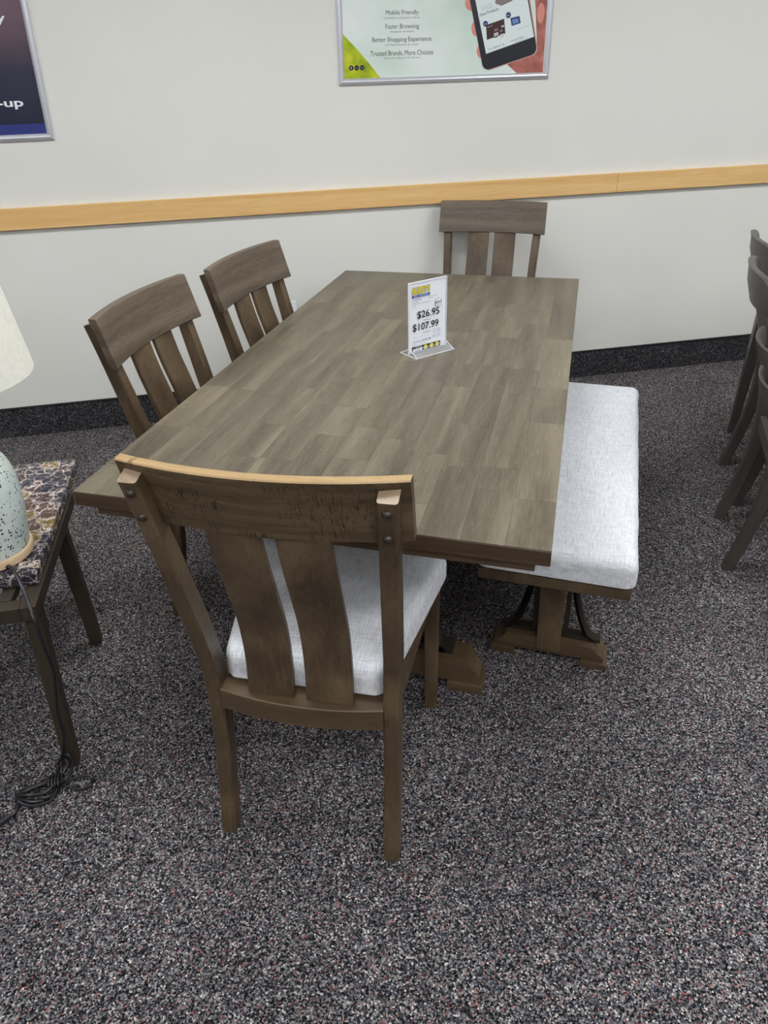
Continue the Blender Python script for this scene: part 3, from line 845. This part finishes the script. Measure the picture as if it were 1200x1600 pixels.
bun([(-.660, -1.214), (-.640, -1.232), (-.622, -1.246), (-.606, -1.236)], .014, .006, 7)
tube(bm, [Vector(q) - L0 for q in [(-.618, -1.190, .012), (-.622, -1.170, .014), (-.622, -1.154, .032), (-.614, -1.150, .056), (-.601, -1.149, .060), (-.592, -1.152, .036), (-.598, -1.172, .014), (-.612, -1.192, .010)]], .0040, 8, 6)
bun([(-.612, -1.190), (-.590, -1.178), (-.568, -1.162), (-.548, -1.155), (-.533, -1.163), (-.531, -1.182), (-.551, -1.193), (-.583, -1.195), (-.612, -1.194)], .005, .006, 5)
tube(bm, [Vector(q) - L0 for q in [(-.618, -1.190, .018), (-.612, -1.172, .020), (-.606, -1.155, .034), (-.616, -1.150, .045), (-.630, -1.150, .040)]], .0040, 8, 6)
bun([(-.690, -1.240), (-.680, -1.256), (-.668, -1.272), (-.664, -1.290), (-.672, -1.308)], .006, .002, 6)
new_obj('power_cord', bm, black_m, lamp)
# the wraps that bind the bundle, and the plug
bm = bmesh.new()
for k in range(4):
    q = Vector((-.618 - .0062 * (k - 1.5) * 1.0, -1.196 - .0062 * (k - 1.5) * .6 * -1 * -1, .017)) - L0
    pts = []
    for j in range(17):
        a = 2 * math.pi * j / 16
        pts.append(q + Vector((-.45, .9, 0)).normalized() * .017 * math.cos(a) + Vector((0, 0, .0125)) * math.sin(a))
    tube(bm, pts, .0033, 8, 0)
new_obj('cord_wrap', bm, black_m, lamp)
bm = bmesh.new(); tube(bm, [Vector((-.668, -1.302, .010)) - L0, Vector((-.680, -1.330, .010)) - L0, Vector((-.688, -1.352, .010)) - L0], .0085, 10, 3)
new_obj('plug', bm, black_m, lamp)
bm = bmesh.new(); lathe(bm, [(.0055, 0), (.0062, .002), (.0045, .004)], n=16)
bmesh.ops.transform(bm, matrix=Matrix.Translation(Vector((-.7165, -1.0535, .5465)) - L0) @ Vector((.86, -.51, 0)).to_track_quat('Z', 'Y').to_matrix().to_4x4(), verts=bm.verts)
new_obj('grommet', bm, black_m, lamp)

# ------------------------------------------------------------------ dark grey chairs and table on the right
tag_m = flat('price_tag_paper', (226, 224, 218), .6)
SP = catmull([(0.0, 0.0, .036), (.030, .12, .037), (.058, .25, .040), (.072, .38, .044), (.070, .47, .044), (.052, .60, .038), (.014, .76, .034), (-.036, .93, .030)], 4)
def sp_at(z):
    for a, b in zip(SP, SP[1:]):
        if a[1] <= z <= b[1]: return a[0] + (b[0] - a[0]) * (z - a[1]) / (b[1] - a[1])
    return SP[-1][0]
def curved_board(zlo, zhi, hw, th, bow, roll=0.0, endr=.0):
    bm = bmesh.new(); rings = []; N = 20
    for i in range(N + 1):
        x = -hw + 2 * hw * i / N; e = 1 - (x / hw) ** 2
        lo, hi = zlo - .012 * e * 0, zhi - endr * (abs(x) / hw) ** 6
        r = []
        for z, o in ((lo, th * .15), (lo, th * .85), ((lo + hi) / 2, th), (hi - .012, th * 1.0 - roll * .2), (hi - .003, th * .8 - roll * .6), (hi, th * .4 - roll), (hi - .003, -roll * 1.2), (hi - .012, -roll * .6), ((lo + hi) / 2, 0)):
            r.append((x, sp_at(z) - bow * e - th / 2 + o, z))
        rings.append(r)
    loft(bm, rings); return bm

def grey_chair(label, loc, rz):
    root = empty('ladder_back_chair', loc, rz, label, 'chair', 'dark grey ladder-back chairs')
    for s in (-1, 1):
        bm = bmesh.new(); sweep_yz(bm, SP, .034, lambda z: s * .172, .004); new_obj('rear_leg', bm, w_grey, root)
        bm = bmesh.new(); rings = []
        for z, h in ((0, .016), (.44, .020)):
            rings.append([(s * .195 + a, .45 + b, z) for a, b in ((-h, -h), (h, -h), (h, h), (-h, h))])
        loft(bm, rings); new_obj('front_leg', bm, w_grey, root)
        bm = bmesh.new(); prism(bm, [(s * .165, .09), (s * .187, .09), (s * .205, .43), (s * .183, .43)], .385, .440, axis='z', bev=.002); new_obj('side_rail', bm, w_grey, root)
    new_obj('crest_rail', curved_board(.885, 1.0, .205, .020, .038, .006, .028), w_grey, root)
    for a, b in ((.575, .640), (.700, .765)):
        new_obj('back_slat', curved_board(a, b, .158, .014, .034), w_grey, root)
    bm = bmesh.new(); box(bm, -.154, .154, .060, .082, .385, .440, .002); new_obj('rear_rail', bm, w_grey, root)
    bm = bmesh.new(); box(bm, -.178, .178, .440, .462, .385, .440, .002); new_obj('front_rail', bm, w_grey, root)
    bm = bmesh.new(); cushion(bm, .105, .485, .165, .215, .4415, .485, rc=.03, re=.02, crown=.008); new_obj('seat_cushion', bm, fabric, root)
    # folded paper tag over the inner face of the crest rail
    bm = bmesh.new()
    prism(bm, [(-.172, .925), (-.150, .945), (-.120, .925), (-.130, .890), (-.165, .895)], -.046, -.0452)
    tg = new_obj('paper_tag', bm, tag_m, root, smooth=0)
    return root
grey_chair('dark grey ladder-back chair at the right edge, nearer of the pair', (1.104, .311, 0), math.radians(-93))
grey_chair('dark grey ladder-back chair at the right edge, farther of the pair', (1.187, .770, 0), math.radians(-90))
t2 = empty('dining_table', (1.9, .66, 0), 0, 'dark table beyond the right frame edge, its far left leg showing near the wall', 'table')
bm = bmesh.new(); box(bm, -.60, .62, -.68, .68, .728, .760, .003); new_obj('tabletop', bm, w_grey, t2)
for sx in (-1, 1):
    for sy in (-1, 1):
        bm = bmesh.new(); rings = []
        for z, h in ((0, .016), (.728, .026)):
            cx, cy = (sx * .625 if sx < 0 else sx * .57), sy * .625
            cx = -.632 + .055 * z if sx < 0 else .57
            rings.append([(cx + a, cy + b, z) for a, b in ((-h, -h), (h, -h), (h, h), (-h, h))])
        loft(bm, rings); new_obj('leg', bm, w_grey, t2)
